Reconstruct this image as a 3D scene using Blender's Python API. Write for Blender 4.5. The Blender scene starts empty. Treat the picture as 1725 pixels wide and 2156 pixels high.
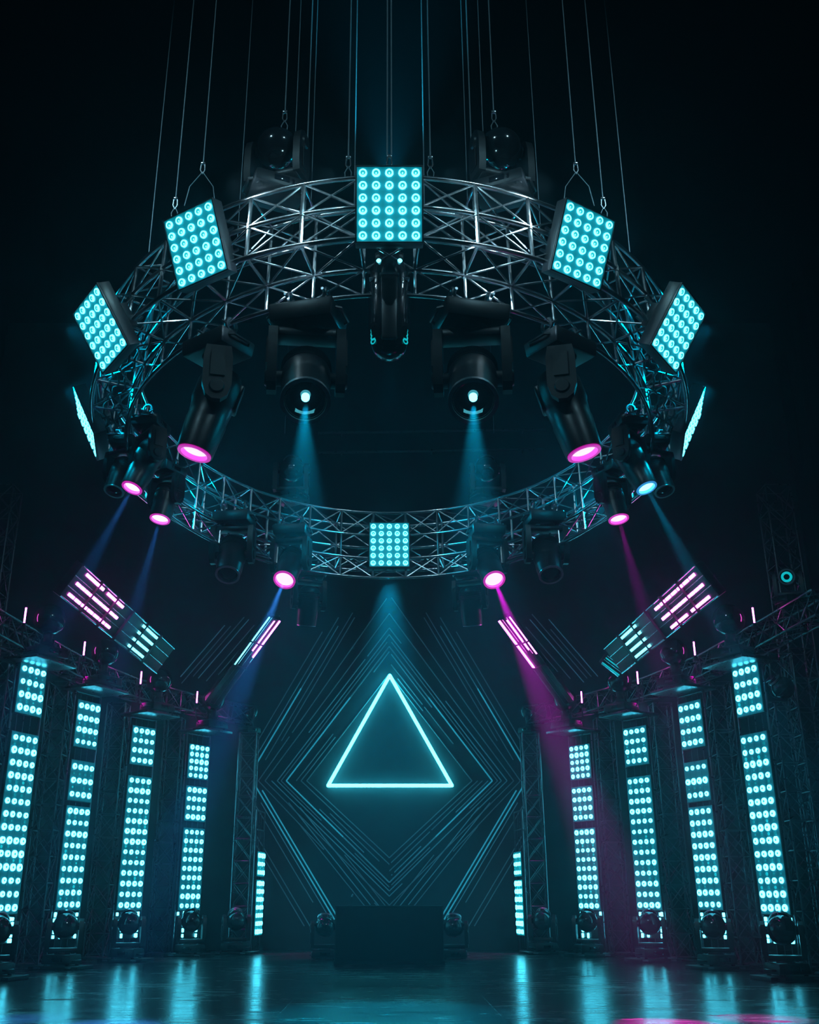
import bpy, bmesh, math, random
from math import sin, cos, tan, atan, atan2, pi, radians, sqrt
from mathutils import Vector, Matrix

random.seed(7)
scene = bpy.context.scene
COL = scene.collection
V = Vector

# ------------------------------------------------------------------ camera
FPX = 2135.0                       # focal length in pixels of the 1725 px wide frame
PITCH = atan(817 / FPX)
EYE = V((0, 0, 1.15))
FW, UP, RT = V((0, cos(PITCH), sin(PITCH))), V((0, -sin(PITCH), cos(PITCH))), V((1, 0, 0))


def at(x, y, Y):
    d = FW + RT * ((x - 820) / FPX) - UP * ((y - 1078) / FPX)
    return EYE + d * (Y / d.y)


def zat(y, Y):
    return at(820, y, Y).z


cam_d = bpy.data.cameras.new('camera')
cam = bpy.data.objects.new('camera', cam_d)
COL.objects.link(cam)
cam.location = EYE
cam.rotation_euler = (pi / 2 + PITCH, 0, 0)
cam_d.sensor_fit = 'HORIZONTAL'
cam_d.sensor_width = 36.0
cam_d.lens = 36.0 * FPX / 1725.0
cam_d.shift_x = (862.5 - 820) / 1725.0
cam_d.clip_end = 200
scene.camera = cam

# ------------------------------------------------------------------ materials
M = {}


def mat(name, base=(0.02, 0.02, 0.02), rough=0.4, metal=0.0, spec=0.5, emit=None, estr=1.0, noise=0.0, nscale=30.0, bump=0.0):
    m = bpy.data.materials.new(name)
    m.use_nodes = True
    nt = m.node_tree
    b = nt.nodes['Principled BSDF']
    b.inputs['Base Color'].default_value = (*base, 1)
    b.inputs['Roughness'].default_value = rough
    b.inputs['Metallic'].default_value = metal
    b.inputs['Specular IOR Level'].default_value = spec
    if emit:
        b.inputs['Emission Color'].default_value = (*emit, 1)
        b.inputs['Emission Strength'].default_value = estr
    if noise or bump:
        tc = nt.nodes.new('ShaderNodeTexCoord')
        n = nt.nodes.new('ShaderNodeTexNoise')
        n.inputs['Scale'].default_value = nscale
        n.inputs['Detail'].default_value = 4
        nt.links.new(tc.outputs['Object'], n.inputs['Vector'])
        if noise:
            mr = nt.nodes.new('ShaderNodeMapRange')
            mr.inputs['To Min'].default_value = max(0.03, rough - noise)
            mr.inputs['To Max'].default_value = min(1, rough + noise)
            nt.links.new(n.outputs['Fac'], mr.inputs['Value'])
            nt.links.new(mr.outputs['Result'], b.inputs['Roughness'])
        if bump:
            bp = nt.nodes.new('ShaderNodeBump')
            bp.inputs['Strength'].default_value = bump
            bp.inputs['Distance'].default_value = 0.01
            nt.links.new(n.outputs['Fac'], bp.inputs['Height'])
            nt.links.new(bp.outputs['Normal'], b.inputs['Normal'])
    M[name] = m
    return m


CY = (0.066, 0.72, 1.0)
mat('chrome', (0.8, 0.8, 0.83), 0.22, 1.0, noise=0.06, nscale=14)
mat('truss_dark', (0.16, 0.165, 0.175), 0.3, 1.0, noise=0.1, nscale=14)
mat('black_shell', (0.008, 0.009, 0.011), 0.38, 0.0, 0.4, noise=0.08, nscale=20)
mat('gloss_black', (0.012, 0.013, 0.016), 0.12, 0.0, 0.8)
mat('housing', (0.011, 0.012, 0.014), 0.42, 0.0, 0.5, noise=0.1, nscale=25)
mat('dark_glass', (0.004, 0.005, 0.007), 0.05, 0.0, 0.8)
mat('ring_metal', (0.6, 0.63, 0.66), 0.28, 1.0)
mat('cable', (0.2, 0.24, 0.26), 0.4, 0.7)
mat('led', (0.5, 0.5, 0.5), 0.4, emit=CY, estr=8)
mat('led_white', (0.5, 0.5, 0.5), 0.4, emit=(0.066, 0.72, 1.0), estr=10.5)
mat('led_core', (0.05, 0.3, 0.32), 0.2, emit=(0.02, 0.5, 0.56), estr=1.0)
mat('led_dim', (0.1, 0.3, 0.32), 0.3, emit=(0.0, 0.55, 0.62), estr=0.8)
mat('led_spent', (0.05, 0.2, 0.22), 0.15, emit=(0.0, 0.28, 0.33), estr=0.7)
mat('face_glow', (0.05, 0.2, 0.22), 0.45, emit=(0.0, 0.16, 0.2), estr=1.0)  # lamp light on the panel face, put in as weak emission
mat('face_glow_low', (0.04, 0.12, 0.14), 0.45, emit=(0.0, 0.07, 0.095), estr=1.0)  # weaker painted glow for the column faces
mat('neon', (0.8, 0.8, 0.8), 0.4, emit=(0.042, 0.78, 1.0), estr=14)
mat('pink_led', (0.6, 0.4, 0.6), 0.4, emit=(1.0, 0.1, 0.8), estr=16)
mat('pink_lens', (0.6, 0.4, 0.6), 0.2, emit=(1.0, 0.36, 0.9), estr=2.6)
mat('pink_rim_glow', (0.6, 0.2, 0.6), 0.3, emit=(0.5, 0.01, 0.36), estr=1.0)  # lens light on the front ring, put in as emission
mat('violet_lens', (0.6, 0.5, 0.8), 0.2, emit=(0.62, 0.4, 1.0), estr=4)
mat('cyan_lens', (0.5, 0.7, 0.8), 0.2, emit=(0.12, 0.8, 1.0), estr=6)
mat('blue_rim_glow', (0.2, 0.3, 0.6), 0.3, emit=(0.03, 0.25, 0.6), estr=1.0)  # same painted lens glow for rings around cyan lenses
mat('white_led', (0.8, 0.8, 0.8), 0.4, emit=(0.12, 0.78, 1.0), estr=4.5)
mat('line_bright', (0.2, 0.3, 0.32), 0.3, emit=(0.012, 0.22, 0.33), estr=1.0)  # wall relief lines: strengths of glow put into the material
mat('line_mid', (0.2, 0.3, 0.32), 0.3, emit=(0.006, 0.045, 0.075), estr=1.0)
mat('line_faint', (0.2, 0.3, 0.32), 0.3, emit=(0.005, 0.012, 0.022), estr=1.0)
mat('drape', (0.006, 0.0065, 0.007), 0.95, 0.0, 0.1, bump=0.3, nscale=3)
mat('booth_black', (0.006, 0.006, 0.007), 0.55, 0.0, 0.3, noise=0.1, nscale=12)
mat('rubber', (0.01, 0.01, 0.01), 0.7)


for k in ('led_core', 'led_dim', 'led_spent', 'face_glow', 'face_glow_low', 'pink_rim_glow', 'blue_rim_glow', 'line_bright', 'line_mid', 'line_faint'):
    M[k].cycles.emission_sampling = 'NONE'          # too dim to be worth sampling as lamps
for k in ('led', 'led_white', 'neon', 'pink_led', 'pink_lens', 'violet_lens', 'cyan_lens', 'white_led'):
    M[k].cycles.emission_sampling = 'FRONT'


def wall_mat():
    m = mat('panelled_wall', (0.075, 0.08, 0.085), 0.62, 0.0, 0.3)
    nt = m.node_tree
    b = nt.nodes['Principled BSDF']
    tc = nt.nodes.new('ShaderNodeTexCoord')
    n = nt.nodes.new('ShaderNodeTexNoise')
    n.inputs['Scale'].default_value = 1.3
    n.inputs['Detail'].default_value = 6
    nt.links.new(tc.outputs['Object'], n.inputs['Vector'])
    r = nt.nodes.new('ShaderNodeValToRGB')
    r.color_ramp.elements[0].color = (0.022, 0.024, 0.026, 1)
    r.color_ramp.elements[1].color = (0.05, 0.054, 0.058, 1)
    nt.links.new(n.outputs['Fac'], r.inputs['Fac'])
    nt.links.new(r.outputs['Color'], b.inputs['Base Color'])
    return m


def floor_mat():
    m = mat('worn_stage_floor', (0.02, 0.02, 0.022), 0.3, 0.0, 0.6)
    nt = m.node_tree
    b = nt.nodes['Principled BSDF']
    L = nt.links.new
    tc = nt.nodes.new('ShaderNodeTexCoord')

    def mapping(sc, loc=(0, 0, 0), rot=(0, 0, 0)):
        mp = nt.nodes.new('ShaderNodeMapping')
        mp.inputs['Scale'].default_value = sc
        mp.inputs['Location'].default_value = loc
        mp.inputs['Rotation'].default_value = rot
        L(tc.outputs['Object'], mp.inputs['Vector'])
        return mp

    def noise(sc, mp, detail=5, rough=0.6):
        n = nt.nodes.new('ShaderNodeTexNoise')
        n.inputs['Scale'].default_value = sc
        n.inputs['Detail'].default_value = detail
        n.inputs['Roughness'].default_value = rough
        L(mp.outputs['Vector'], n.inputs['Vector'])
        return n

    def ramp(src, a, c, va=0.0, vb=1.0):
        mr = nt.nodes.new('ShaderNodeMapRange')
        mr.inputs['From Min'].default_value = a
        mr.inputs['From Max'].default_value = c
        mr.inputs['To Min'].default_value = va
        mr.inputs['To Max'].default_value = vb
        L(src, mr.inputs['Value'])
        return mr.outputs['Result']

    def math_(op, a, c):
        n = nt.nodes.new('ShaderNodeMath')
        n.operation = op
        for i, s in enumerate((a, c)):
            if isinstance(s, (int, float)):
                n.inputs[i].default_value = s
            else:
                L(s, n.inputs[i])
        return n.outputs[0]

    br = nt.nodes.new('ShaderNodeTexBrick')          # big deck boards, seams running up stage
    br.offset = 0.0
    br.inputs['Scale'].default_value = 1.0
    br.inputs['Mortar Size'].default_value = 0.012
    br.inputs['Mortar Smooth'].default_value = 0.3
    br.inputs['Brick Width'].default_value = 2.4
    br.inputs['Row Height'].default_value = 3.6
    L(mapping((1, 1, 1), (1.2, 0.15, 0)).outputs['Vector'], br.inputs['Vector'])
    seam = br.outputs['Fac']
    grain = noise(1.0, mapping((1.1, 7.0, 1)), 6, 0.65).outputs['Fac']      # long cross streaks
    wear = noise(1.0, mapping((0.9, 2.2, 1), (3, 1, 0)), 8, 0.72).outputs['Fac']
    fleck = ramp(wear, 0.60, 0.64)
    big = noise(0.35, mapping((1, 1, 1)), 3, 0.5).outputs['Fac']
    rg = ramp(grain, 0.3, 0.75, 0.11, 0.30)
    rg = math_('ADD', rg, ramp(fleck, 0, 1, 0, 0.35))
    rg = math_('ADD', rg, ramp(big, 0.3, 0.7, -0.03, 0.08))
    L(rg, b.inputs['Roughness'])
    mix = nt.nodes.new('ShaderNodeMixRGB')
    mix.inputs[1].default_value = (0.02, 0.0215, 0.023, 1)
    mix.inputs[2].default_value = (0.004, 0.004, 0.0045, 1)
    L(math_('MAXIMUM', seam, fleck), mix.inputs[0])
    L(mix.outputs[0], b.inputs['Base Color'])
    h = math_('ADD', ramp(grain, 0, 1, 0, 0.55), math_('MULTIPLY', seam, -1.0))
    h = math_('ADD', h, math_('MULTIPLY', fleck, -0.5))
    bp = nt.nodes.new('ShaderNodeBump')
    bp.inputs['Strength'].default_value = 0.6
    bp.inputs['Distance'].default_value = 0.02
    L(h, bp.inputs['Height'])
    L(bp.outputs['Normal'], b.inputs['Normal'])
    return m


wall_mat()
floor_mat()

# ------------------------------------------------------------------ mesh helpers


class MB:
    """collects shapes and links them as ONE mesh object"""

    def __init__(self):
        self.v, self.f, self.mi = [], [], []

    def add(self, vs, fs, mi=0, X=None):
        o = len(self.v)
        self.v += [tuple(X @ V(p)) if X is not None else tuple(p) for p in vs]
        self.f += [tuple(i + o for i in f) for f in fs]
        self.mi += [mi] * len(fs)

    def tube(self, pts, r, n=8, closed=False, mi=0, X=None, caps=True):
        pts = [V(p) for p in pts]
        k = len(pts)
        vs, fs = [], []
        ref = None
        for i, p in enumerate(pts):
            if closed:
                t = pts[(i + 1) % k] - pts[i - 1]
            else:
                t = pts[min(i + 1, k - 1)] - pts[max(i - 1, 0)]
            t.normalize()
            if ref is None:
                ref = V((0, 0, 1)) if abs(t.z) < 0.9 else V((1, 0, 0))
            a = (ref - t * ref.dot(t)).normalized()
            b = t.cross(a)
            ref = a
            rr = r[i] if isinstance(r, (list, tuple)) else r
            for j in range(n):
                q = 2 * pi * j / n
                vs.append(p + a * (rr * cos(q)) + b * (rr * sin(q)))
        m = k if closed else k - 1
        for i in range(m):
            i2 = (i + 1) % k
            for j in range(n):
                j2 = (j + 1) % n
                fs.append((i * n + j, i * n + j2, i2 * n + j2, i2 * n + j))
        if not closed and caps:
            fs.append(tuple(reversed(range(n))))
            fs.append(tuple((k - 1) * n + j for j in range(n)))
        self.add(vs, fs, mi, X)

    def box(self, c, s, bevel=0.0, mi=0, X=None, taper=None):
        bm = bmesh.new()
        bmesh.ops.create_cube(bm, size=1.0)
        for v in bm.verts:
            tx = ty = 1.0
            if taper and v.co.z > 0:
                tx, ty = taper
            v.co = V((v.co.x * s[0] * tx, v.co.y * s[1] * ty, v.co.z * s[2]))
        if bevel:
            bmesh.ops.bevel(bm, geom=bm.edges[:], offset=bevel, segments=2, profile=0.5, affect='EDGES')
        bm.verts.index_update()
        vs = [v.co + V(c) for v in bm.verts]
        fs = [[v.index for v in f.verts] for f in bm.faces]
        bm.free()
        self.add(vs, fs, mi, X)

    def lathe(self, prof, n=24, mi=0, X=None):
        vs, fs, idx = [], [], []
        for (r, z) in prof:
            if r < 1e-6:
                idx.append([len(vs)] * n)
                vs.append((0, 0, z))
            else:
                idx.append([len(vs) + j for j in range(n)])
                vs += [(r * cos(2 * pi * j / n), r * sin(2 * pi * j / n), z) for j in range(n)]
        for a, b in zip(idx, idx[1:]):
            for j in range(n):
                j2 = (j + 1) % n
                q = []
                for t in (a[j], a[j2], b[j2], b[j]):
                    if t not in q:
                        q.append(t)
                if len(q) > 2:
                    fs.append(tuple(q))
        self.add(vs, fs, mi, X)

    def prism(self, poly, x0, x1, mi=0, X=None):
        """polygon in (y, z) extruded along x"""
        n = len(poly)
        vs = [(x0, y, z) for y, z in poly] + [(x1, y, z) for y, z in poly]
        fs = [tuple(reversed(range(n))), tuple(range(n, 2 * n))]
        fs += [(i, (i + 1) % n, n + (i + 1) % n, n + i) for i in range(n)]
        self.add(vs, fs, mi, X)

    def mesh(self, name, *mats, sharp=40):
        me = bpy.data.meshes.new(name)
        me.from_pydata(self.v, [], self.f)
        for m in mats:
            me.materials.append(M[m])
        me.polygons.foreach_set('material_index', self.mi)
        me.polygons.foreach_set('use_smooth', [True] * len(self.f))
        bm = bmesh.new()
        bm.from_mesh(me)
        bmesh.ops.recalc_face_normals(bm, faces=bm.faces)
        bm.to_mesh(me)
        bm.free()
        me.set_sharp_from_angle(angle=radians(sharp))
        me.update()
        return me

    def build(self, name, *mats, parent=None, X=None, sharp=40):
        return put(name, self.mesh(name, *mats, sharp=sharp), parent, X)


def put(name, me, parent=None, X=None):
    o = bpy.data.objects.new(name, me)
    COL.objects.link(o)
    if parent is not None:
        o.parent = parent
    if X is not None:
        o.matrix_basis = X
    return o


def tag(o, label, cat, group=None, kind=None):
    o['label'] = label
    o['category'] = cat
    if group:
        o['group'] = group
    if kind:
        o['kind'] = kind
    return o


def thing(name, label, cat, X=None, group=None):
    o = bpy.data.objects.new(name, None)
    COL.objects.link(o)
    o.empty_display_size = 0.1
    if X is not None:
        o.matrix_basis = X
    return tag(o, label, cat, group)


def struct(o):
    o['kind'] = 'structure'
    return o


def frame(o, x, y, z):
    x, y, z, o = V(x), V(y), V(z), V(o)
    return Matrix(((x.x, y.x, z.x, o.x), (x.y, y.y, z.y, o.y), (x.z, y.z, z.z, o.z), (0, 0, 0, 1)))


T = Matrix.Translation
RX = lambda a: Matrix.Rotation(a, 4, 'X')
RY = lambda a: Matrix.Rotation(a, 4, 'Y')
RZ = lambda a: Matrix.Rotation(a, 4, 'Z')


def side(s):
    return 'left' if s < 0 else 'right'


# ------------------------------------------------------------------ the hall
WY, HX, HZ, BY = 27.5, 12.0, 18.0, -6.0
b = MB(); b.box((0, (WY + BY) / 2, -0.1), (2 * HX, WY - BY, 0.2)); struct(b.build('floor', 'worn_stage_floor'))
b = MB(); b.box((0, WY + 0.1, HZ / 2), (2 * HX, 0.2, HZ)); struct(b.build('wall_back', 'panelled_wall'))
b = MB(); b.box((0, BY - 0.1, HZ / 2), (2 * HX, 0.2, HZ)); struct(b.build('wall_front', 'drape'))
for s, nm in ((-1, 'wall_left'), (1, 'wall_right')):
    b = MB()                                        # folded black drape
    pts = []
    n = 260
    for i in range(n + 1):
        y = BY + (WY - BY) * i / n
        pts.append((s * (HX - 0.12 - 0.07 * sin(i * 1.3) - 0.04 * sin(i * 0.47)), y))
    vs = [(x, y, 0) for x, y in pts] + [(x, y, HZ) for x, y in pts]
    b.add(vs, [(i, i + 1, n + 2 + i, n + 1 + i) for i in range(n)])
    b.box((s * (HX + 0.1), (WY + BY) / 2, HZ / 2), (0.2, WY - BY, HZ))
    struct(b.build(nm, 'drape'))
b = MB(); b.box((0, (WY + BY) / 2, HZ + 0.1), (2 * HX, WY - BY, 0.2)); struct(b.build('ceiling', 'drape'))

# diamond relief lines on the back wall: slim strips in concentric diamonds, their lit look put in as emission
trim_n = [0]


def wall_line(p0, p1, m, w=0.026):
    a, c = at(*p0, WY - 0.02), at(*p1, WY - 0.02)
    d = (c - a)
    ln = d.length
    d.normalize()
    trim_n[0] += 1
    b = MB()
    b.box((0, 0, 0), (ln, 0.03, w), 0.004)
    nrm = V((0, 1, 0))
    struct(b.build('trim_%d' % trim_n[0], m, X=frame((a + c) / 2, d, nrm, d.cross(nrm))))


def diamond(a, bu, bd, m, parts, w=0.026):
    """parts: for the arms (upper left, upper right, lower left, lower right) a list of spans 0 corner .. 1 apex"""
    for k, (sx, bb) in enumerate(((-1, -bu), (1, -bu), (-1, bd), (1, bd))):
        for (u, v, mm) in parts[k]:
            p = lambda t: (820 + sx * a * (1 - t), 1644 + bb * t)
            q0, q1 = p(u), p(v)
            if q1[1] > 1990:
                continue
            wall_line(q0, q1, mm or m, w)


def rparts(lo=0.0, hi=1.0, cut=0.25):
    out = []
    for _ in range(4):
        spans, t = [], lo
        while t < hi - 0.02:
            e = min(hi, t + random.uniform(0.25, 0.6))
            if random.random() > cut:
                spans.append((t, e - random.choice((0, 0, 0.02)), None))
            t = e
        out.append(spans)
    return out


full = [[(0, 1, None)]] * 4
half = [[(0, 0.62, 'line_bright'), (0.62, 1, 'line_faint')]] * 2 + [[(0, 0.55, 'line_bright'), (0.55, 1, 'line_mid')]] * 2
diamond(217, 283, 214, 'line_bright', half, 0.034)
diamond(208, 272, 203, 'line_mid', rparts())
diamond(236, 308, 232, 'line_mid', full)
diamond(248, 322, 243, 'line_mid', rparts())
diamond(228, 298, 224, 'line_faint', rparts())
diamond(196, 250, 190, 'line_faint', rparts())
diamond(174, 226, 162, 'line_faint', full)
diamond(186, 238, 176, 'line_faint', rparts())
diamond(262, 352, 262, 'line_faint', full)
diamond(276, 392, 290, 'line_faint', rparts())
# outer steep diamond, running down behind the booth
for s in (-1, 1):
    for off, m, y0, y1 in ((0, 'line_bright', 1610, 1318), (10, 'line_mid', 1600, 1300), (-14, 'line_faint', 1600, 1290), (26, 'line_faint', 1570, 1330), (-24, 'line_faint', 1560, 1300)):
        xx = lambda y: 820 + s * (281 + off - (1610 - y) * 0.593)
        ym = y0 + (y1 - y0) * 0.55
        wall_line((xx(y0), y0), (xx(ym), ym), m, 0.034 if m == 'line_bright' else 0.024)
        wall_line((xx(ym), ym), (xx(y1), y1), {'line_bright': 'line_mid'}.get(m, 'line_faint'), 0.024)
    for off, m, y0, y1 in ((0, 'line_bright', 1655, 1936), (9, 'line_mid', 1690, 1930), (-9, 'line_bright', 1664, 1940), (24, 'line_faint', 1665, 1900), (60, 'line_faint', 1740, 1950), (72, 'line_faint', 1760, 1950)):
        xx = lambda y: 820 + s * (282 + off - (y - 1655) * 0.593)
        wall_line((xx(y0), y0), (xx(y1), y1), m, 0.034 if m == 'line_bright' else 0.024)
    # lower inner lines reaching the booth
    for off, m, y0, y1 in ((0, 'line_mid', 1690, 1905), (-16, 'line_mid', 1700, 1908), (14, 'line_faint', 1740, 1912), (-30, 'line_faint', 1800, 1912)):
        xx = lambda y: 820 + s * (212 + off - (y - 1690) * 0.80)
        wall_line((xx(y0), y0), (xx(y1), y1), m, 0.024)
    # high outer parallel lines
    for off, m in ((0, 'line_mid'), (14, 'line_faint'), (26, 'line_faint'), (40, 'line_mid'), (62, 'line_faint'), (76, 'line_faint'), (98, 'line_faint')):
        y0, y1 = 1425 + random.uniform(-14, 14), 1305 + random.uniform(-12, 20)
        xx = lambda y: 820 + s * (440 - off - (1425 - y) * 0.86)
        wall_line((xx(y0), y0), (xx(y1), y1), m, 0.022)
# two dark pipes high on the wall
for y in (912, 953):
    trim_n[0] += 1
    b = MB()
    p, q = at(670, y, WY - 0.25), at(1150, y - 8, WY - 0.25)
    b.tube([p, q], 0.045, 8)
    for t in (0.1, 0.5, 0.9):
        c = p.lerp(q, t)
        b.tube([c, (c.x, WY, c.z)], 0.025, 6)
    struct(b.build('trim_%d' % trim_n[0], 'truss_dark'))

# ------------------------------------------------------------------ neon triangle
YT = WY - 0.16
A, Bp, Cp = at(821, 1422, YT), at(691, 1654, YT), at(952, 1654, YT)
cen = (A + Bp + Cp) / 3
tr = thing('neon_triangle', 'glowing cyan neon triangle outline on the dark wall above the booth', 'neon sign', T(cen))
for p, q in ((A, Bp), (Bp, Cp), (Cp, A)):
    b = MB()
    b.tube([p - cen, q - cen], 0.045, 10)
    b.lathe([(0, -0.045), (0.032, -0.032), (0.045, 0), (0.032, 0.032), (0, 0.045)], 10, X=T(p - cen))
    b.build('neon_tube', 'neon', parent=tr)
for p, q in ((A, Bp), (Bp, Cp), (Cp, A)):
    b = MB()
    for t in (0.2, 0.5, 0.8):
        c = p.lerp(q, t) - cen
        b.tube([c + V((0, 0.03, 0)), c + V((0, 0.155, 0))], 0.012, 6)
    b.build('standoff', 'housing', parent=tr)

# ------------------------------------------------------------------ ring truss
RC = V((0, 12.55, 7.354))
E2 = V((0, 7.74, -1.1)).normalized()
E3 = RT.cross(E2)


def radial(phi):
    return -cos(phi) * E2 + sin(phi) * RT


def RP(phi, r, z):
    return RC + r * radial(phi) + z * E3


ring = thing('hanging_ring_truss', 'large circular box truss of chrome tubes hanging over the stage', 'truss', frame(RC, RT, E2, E3))
RI = ring.matrix_basis.inverted()


def RL(phi, r, z):
    return V((r * sin(phi), -r * cos(phi), z))


RO, RN = 3.9, 3.43
for r, z, t in ((RO, 0.39, 0.027), (RO, -0.04, 0.027), (RO, -0.47, 0.029), (RN, 0.39, 0.024), (RN, -0.04, 0.02), (RN, -0.47, 0.03), (RN, -0.82, 0.024)):
    b = MB()
    b.tube([RL(2 * pi * i / 180, r, z) for i in range(180)], t, 10, closed=True)
    b.build('chord', 'chrome', parent=ring)
NB = 40
for k in range(NB):
    p0 = radians(4.5 + 360 / NB * k)
    p1 = p0 + 2 * pi / NB
    b = MB()                                                     # outer upright with joint collars
    b.tube([RL(p0, RO, -0.47), RL(p0, RO, 0.39)], 0.024, 8)
    b.tube([RL(p0, RO, -0.05 - 0.03), RL(p0, RO, 0.03 - 0.03)], 0.032, 8)
    b.build('upright', 'chrome', parent=ring)
    b = MB()
    b.tube([RL(p0, RN, -0.82), RL(p0, RN, 0.39)], 0.02, 8)
    b.build('upright', 'chrome', parent=ring)
    for nm, r, zz in (('lattice', RO, ((-0.04, 0.39), (-0.47, -0.04))), ('inner_lattice', RN, ((-0.82, -0.47), (-0.04, 0.39)))):
        b = MB()                                                 # crossing diagonals of the bay
        for za, zb in zz:
            b.tube([RL(p0, r, za), RL(p1, r, zb)], 0.012, 6)
            b.tube([RL(p0, r, zb), RL(p1, r, za)], 0.012, 6)
        b.build(nm, 'chrome', parent=ring)
    b = MB()                                                     # rungs and diagonals between the outer and inner faces
    b.tube([RL(p0, RO, -0.47), RL(p0, RN, -0.47)], 0.017, 6)
    b.tube([RL(p0, RO, -0.47), RL(p1, RN, -0.47)], 0.012, 6)
    b.tube([RL(p0, RN, -0.47), RL(p1, RO, -0.47)], 0.012, 6)
    b.build('floor_lattice', 'chrome', parent=ring)
    b = MB()
    b.tube([RL(p0, RO, 0.39), RL(p0, RN, 0.39)], 0.014, 6)
    b.tube([RL(p0, RO, 0.39), RL(p1, RN, 0.39)], 0.012, 6)
    b.build('top_lattice', 'chrome', parent=ring)

# power looms draped along the truss inside the ring
for k, (a0, a1) in enumerate(((48, 128), (-48, -128))):
    b = MB()
    for j in range(3):
        pts = []
        n = 40
        for i in range(n + 1):
            a = radians(a0 + (a1 - a0) * i / n)
            sag = 0.09 * abs(sin(i * 0.78 + j))
            pts.append(RL(a, RN + 0.12 + 0.09 * j + 0.03 * sin(i * 1.7 + j), -0.40 - sag))
        b.tube(pts, 0.014, 6)
    b.build('cable_loom', 'rubber', parent=ring)

# ------------------------------------------------------------------ lamps shared by the led panels


def led_mesh(name, ro, ri, rc, h, n=18, m='led'):
    b = MB()
    vs = []
    for r, z in ((ro, 0), (ro * 0.97, h), (ri, h), (ri * 0.9, h * 0.45)):
        vs += [(r * cos(2 * pi * j / n), -z, r * sin(2 * pi * j / n)) for j in range(n)]
    ring_f = [(i * n + j, i * n + (j + 1) % n, (i + 1) * n + (j + 1) % n, (i + 1) * n + j) for i in range(2) for j in range(n)]
    b.add(vs[:3 * n], ring_f, 0)
    b.add(vs[2 * n:], [(j, (j + 1) % n, n + (j + 1) % n, n + j) for j in range(n)] + [tuple(range(n, 2 * n))], 1)
    if rc:
        b.add([(rc * cos(2 * pi * j / 8), -h * 0.62, -ro * 0.1 + 1.3 * rc * sin(2 * pi * j / 8)) for j in range(8)], [tuple(range(8))], 0)
    return b.mesh(name, m, 'led_core')


LED_BIG = led_mesh('lamp', 0.041, 0.025, 0.008, 0.016)
LED_COL = led_mesh('lamp', 0.054, 0.018, 0, 0.02, 14, 'led_white')


def blinder(X, label, s=1.0):
    t = thing('hanging_led_panel', label, 'led panel', X, 'cyan lamp panels on the ring truss')
    W, H = 0.68, 0.80
    b = MB()
    b.box((0, 0.085, 0), (W, 0.15, H), 0.012)
    b.box((0, 0.175, 0), (W * 0.7, 0.05, H * 0.7), 0.015)
    for i in range(7):
        b.box((-W * 0.3 + W * 0.1 * i, 0.21, 0), (0.012, 0.04, H * 0.6))
    b.build('housing', 'housing', parent=t)
    b = MB()                                                       # raised lip around the face
    for sx in (-1, 1):
        b.box((sx * (W / 2 - 0.008), 0.0, 0), (0.016, 0.03, H), 0.003)
        b.box((0, 0.0, sx * (H / 2 - 0.008)), (W, 0.03, 0.016), 0.003)
    b.build('face_frame', 'housing', parent=t)
    b = MB()
    b.box((0, 0.005, 0), (W - 0.03, 0.012, H - 0.03))
    b.build('glow_face', 'face_glow', parent=t)
    for i in range(5):
        for j in range(6):
            put('lamp', LED_BIG, t, T(((i - 2) * 0.132, -0.001, (j - 2.5) * 0.129)))
    b = MB()                                                       # mounting yoke to the truss
    for sx in (-1, 1):
        b.box((sx * 0.24, 0.24, 0), (0.05, 0.12, 0.3), 0.008)
        b.tube([(sx * 0.24, 0.27, 0.12), (sx * 0.24, 0.42, 0.2)], 0.018, 8)
        b.tube([(sx * 0.24, 0.27, -0.12), (sx * 0.24, 0.42, -0.05)], 0.018, 8)
    b.build('bracket', 'black_shell', parent=t)
    return t


def ring_panel(phi, r, z, tilt, label, inward=False, twist=0.0):
    rd = radial(phi + twist) * (-1 if inward else 1)
    n = rd * cos(tilt) - E3 * sin(tilt)
    up = rd * sin(tilt) + E3 * cos(tilt)
    y = -n
    return blinder(frame(RP(phi, r, z), y.cross(up), y, up), label)


ring_panel(0, 4.2, -0.32, radians(24), 'square cyan lamp panel at the near top centre of the ring truss')
for s in (-1, 1):
    ring_panel(s * radians(30), 4.1, -0.24, radians(27), 'tilted cyan lamp panel on the ring truss, first to the %s of the top centre' % side(s))
    ring_panel(s * radians(52), 4.14, -0.55, radians(36), 'diamond-tilted cyan lamp panel on the upper %s flank of the ring truss' % side(s))
    ring_panel(s * radians(87), 4.08, -0.26, radians(27), 'cyan lamp panel seen almost edge-on at the far %s of the ring truss' % side(s), twist=-s * 0.13)
ring_panel(pi, 3.30, -0.28, radians(6), 'small cyan lamp panel on the far side of the ring above the triangle', True)

# ------------------------------------------------------------------ moving heads


def base_mesh():
    b = MB()
    b.box((0, 0, 0.075), (0.42, 0.34, 0.12), 0.02, taper=(0.94, 0.92))
    for sx in (-1, 1):
        b.tube([(sx * 0.205, -0.1, 0.06), (sx * 0.235, -0.08, 0.06), (sx * 0.235, 0.08, 0.06), (sx * 0.205, 0.1, 0.06)], 0.011, 6)
        for sy in (-1, 1):
            b.lathe([(0, 0), (0.025, 0), (0.025, 0.02), (0, 0.02)], 10, X=T((sx * 0.16, sy * 0.12, 0)))
    b.lathe([(0.0, 0.13), (0.11, 0.13), (0.10, 0.16), (0, 0.16)], 20)
    return b.mesh('base', 'black_shell')


def display_mesh():
    b = MB()
    b.box((0, -0.165, 0.075), (0.12, 0.01, 0.05), 0.004)
    b.box((0.09, -0.165, 0.085), (0.02, 0.012, 0.02), 0.004)
    b.box((0.09, -0.165, 0.06), (0.02, 0.012, 0.02), 0.004)
    return b.mesh('display', 'dark_glass')


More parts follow.
